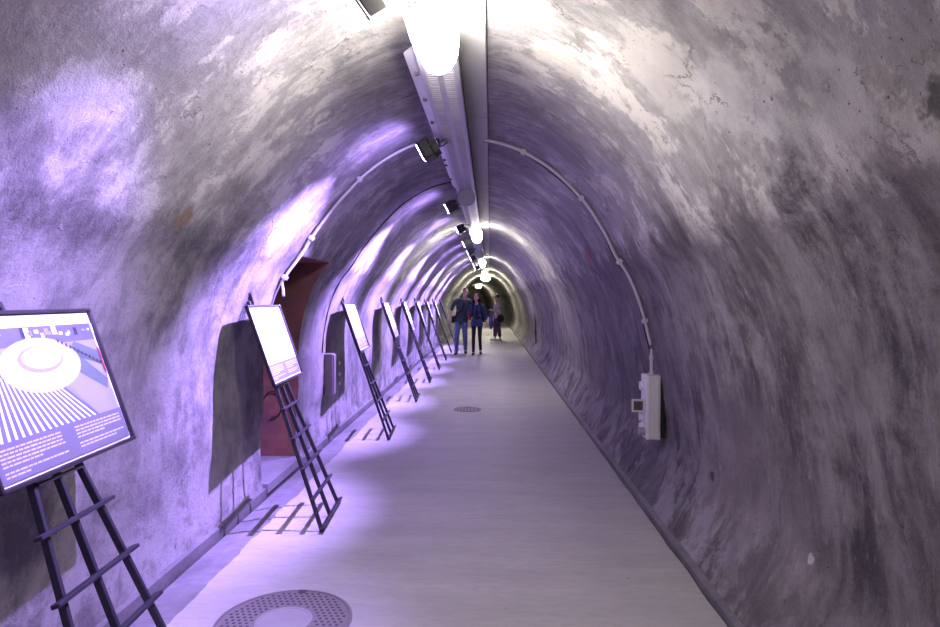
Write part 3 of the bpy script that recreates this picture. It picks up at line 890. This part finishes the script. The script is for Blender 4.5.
        b.ell(hd+Rh @ Vector((0, .105*g, .055*g)), (.038*g, .038*g, .04*g), Rh)
    remeshed('hair', b, .008, mats['hair'], t, 2)
    if extras: extras(t, J, g)
    return t
skin1 = mat('skin_fair', (.52, .30, .23), .55); skin2 = mat('skin_tan', (.50, .28, .21), .55)
dk = mat('eye_dark', (.02, .015, .015), .3)
jeans = mat('blue_denim', (.13, .17, .30), .85, noise_amt=.35, nscale=14)
dshirt = mat('dark_teal_cloth', (.038, .062, .068), .85, noise_amt=.5, nscale=16)
navy = mat('navy_denim', (.035, .055, .13), .85, noise_amt=.4, nscale=20)
blk = mat('black_cloth', (.010, .010, .013), .85)
lilac = mat('pale_lilac_cloth', (.52, .42, .50), .85)
plum = mat('plum_patterned_cloth', (.075, .035, .07), .85, noise_amt=.7, nscale=26)
hgrey = mat('grey_brown_hair', (.10, .075, .06), .8); hblk = mat('black_hair', (.012, .009, .009), .6)
redc = mat('red_cloth', (.22, .03, .04), .85); wsh = mat('white_shoe', (.6, .58, .58), .6); purp = mat('violet_bag', (.13, .10, .42), .7)

# man: walking towards the camera, right arm bent outwards, left arm round the woman
Jm = dict(pelvis=(0, 0, .95), chest=(.04, 0, 1.28), neck=(.075, -.01, 1.50), head=(.12, -.04, 1.645), hyaw=(.25, 0, 0),
          shR=(-.15, 0, 1.425), elR=(-.275, .02, 1.16), wrR=(-.30, -.10, .93),
          shL=(.235, .02, 1.40), elL=(.38, .13, 1.22), wrL=(.42, .16, 1.25),
          hiR=(-.085, 0, .90), knR=(-.115, -.10, .49), anR=(-.125, -.17, .085), toR=(-.14, -.28, .030),
          hiL=(.085, 0, .90), knL=(.10, .0, .50), anL=(.105, .18, .12), toL=(.115, .09, .030))
def man_extra(t, J, g):
    b = MB(); p = [J['shL']+Vector((-.06, -.05, .06)), J['chest']+Vector((.04, -.155, .06)), J['chest']+Vector((-.03, -.150, -.12)), J['pelvis']+Vector((-.12, -.15, .12)), J['pelvis']+Vector((-.20, -.06, .02))]
    for a, c in zip(p, p[1:]): b.bar(a, c, .035, .008, up=(0, -1, 0))
    b.build('bag_strap', blk, t)
    b = MB(); b.box(J['pelvis']+Vector((-.225, -.03, -.03)), (.07, .20, .20), bev=.02); b.build('shoulder_bag', blk, t)
person((-.80, 17.45, 0), 0, 'man in dark shirt and blue jeans walking towards the camera', Jm, 1.04,
       dict(skin=skin1, dark=dk, trousers=jeans, shirt=dshirt, shoe=mat('dark_shoe', (.03, .03, .035), .6), hair=hgrey, hairkind='short', sleeve=.85, tr=.014, flare=1.2, hemlow=.15), False, man_extra)
Jw = dict(pelvis=(0, 0, .95), chest=(.0, 0, 1.26), neck=(-.005, -.01, 1.475), head=(-.02, -.035, 1.63), hyaw=(-.05, 0, 0),
          shR=(-.165, 0, 1.40), elR=(-.225, .02, 1.13), wrR=(-.20, -.11, .92),
          shL=(.165, 0, 1.40), elL=(.245, .04, 1.13), wrL=(.265, -.07, .90),
          hiR=(-.085, 0, .90), knR=(-.10, -.09, .49), anR=(-.10, -.15, .085), toR=(-.11, -.26, .026),
          hiL=(.085, 0, .90), knL=(.085, .0, .50), anL=(.10, .16, .12), toL=(.11, .07, .026))
def woman_extra(t, J, g):
    b = MB(); b.ell(J['chest']+Vector((.06, .17, -.06)), (.19, .10, .22)); b.ell(J['chest']+Vector((.20, .10, -.16)), (.10, .09, .17))
    remeshed('backpack', b, .012, blk, t)
    for s in (-1, 1):
        b = MB(); p = [J['chest']+Vector((s*.11, .08, .20)), J['chest']+Vector((s*.105, -.09, .17)), J['chest']+Vector((s*.115, -.14, .0)), J['chest']+Vector((s*.15, -.06, -.18))]
        for a, c in zip(p, p[1:]): b.bar(a, c, .04, .010, up=(0, -1, 0))
        b.build('backpack_strap', blk, t)
    b = MB(); cap_(b, J['elR']+Vector((-.02, -.03, .06)), J['elR']+Vector((.02, -.07, -.10)), .055, .05); remeshed('red_wrap', b, .010, redc, t)
person((-.36, 17.35, 0), 0, 'woman with long dark hair in denim jacket and black leggings', Jw, .955,
       dict(skin=skin2, dark=dk, trousers=blk, shirt=navy, jacket=blk, shoe=blk, hair=hblk, hairkind='long', sleeve=1.5, tr=.006), True, woman_extra)
J3 = dict(pelvis=(0, 0, .95), chest=(.0, .015, 1.26), neck=(0, -.005, 1.475), head=(0, -.03, 1.63), hyaw=(0, 0, 0),
          shR=(-.165, 0, 1.40), elR=(-.215, -.03, 1.13), wrR=(-.14, -.24, 1.17),
          shL=(.165, 0, 1.40), elL=(.215, -.03, 1.13), wrL=(.10, -.25, 1.17),
          hiR=(-.085, 0, .90), knR=(-.09, -.04, .49), anR=(-.09, -.05, .085), toR=(-.10, -.17, .026),
          hiL=(.085, 0, .90), knL=(.09, .02, .49), anL=(.09, .08, .085), toL=(.10, -.04, .026))
def third_extra(t, J, g):
    b = MB(); p = [J['shR']+Vector((.05, .03, .07)), J['chest']+Vector((-.03, .14, .02)), J['pelvis']+Vector((.14, .14, .12)), J['pelvis']+Vector((.22, .02, .0))]
    for a, c in zip(p, p[1:]): b.bar(a, c, .03, .008, up=(0, 1, 0))
    b.build('bag_strap', blk, t)
    b = MB(); b.ell(J['pelvis']+Vector((.25, .02, -.10)), (.06, .14, .15)); remeshed('handbag', b, .012, blk, t)
    b = MB(); b.ell(J['pelvis']+Vector((-.12, -.20, -.22)), (.07, .09, .30)); b.ell(J['pelvis']+Vector((-.12, -.21, .05)), (.045, .05, .20)); remeshed('draped_jacket', b, .012, purp, t)
    b = MB(); b.box(J['wrL'].lerp(J['wrR'], .5)+Vector((-.01, -.085, .05)), (.075, .010, .145), bev=.004); b.build('phone', blk, t)
person((.27, 23.3, 0), -1.15, 'person in pale lilac top and dark patterned trousers standing farther back', J3, .97,
       dict(skin=skin1, dark=dk, trousers=plum, shirt=lilac, shoe=wsh, hair=hblk, hairkind='bun', sleeve=1.3, tr=.030, hem=.70, flare=1.3), True, third_extra)

# ------------------------------------------------------------------ world, camera
w = bpy.data.worlds.new('World'); S.world = w; w.use_nodes = True
w.node_tree.nodes['Background'].inputs[0].default_value = (.01, .01, .012, 1)
w.node_tree.nodes['Background'].inputs[1].default_value = .2
cam = bpy.data.cameras.new('Camera'); cam.lens = 24.0; cam.sensor_width = 36; cam.clip_start = .05; cam.clip_end = 200
co = link(bpy.data.objects.new('Camera', cam)); co.location = (0, 0, 1.5)
co.rotation_euler = (math.radians(90)-math.atan(13.5/627), 0, math.atan(20/627))
S.camera = co
S.view_settings.view_transform = 'Standard'; S.view_settings.look = 'None'
S.view_settings.exposure = -0.05; S.view_settings.gamma = 1; S.view_settings.use_curve_mapping = False
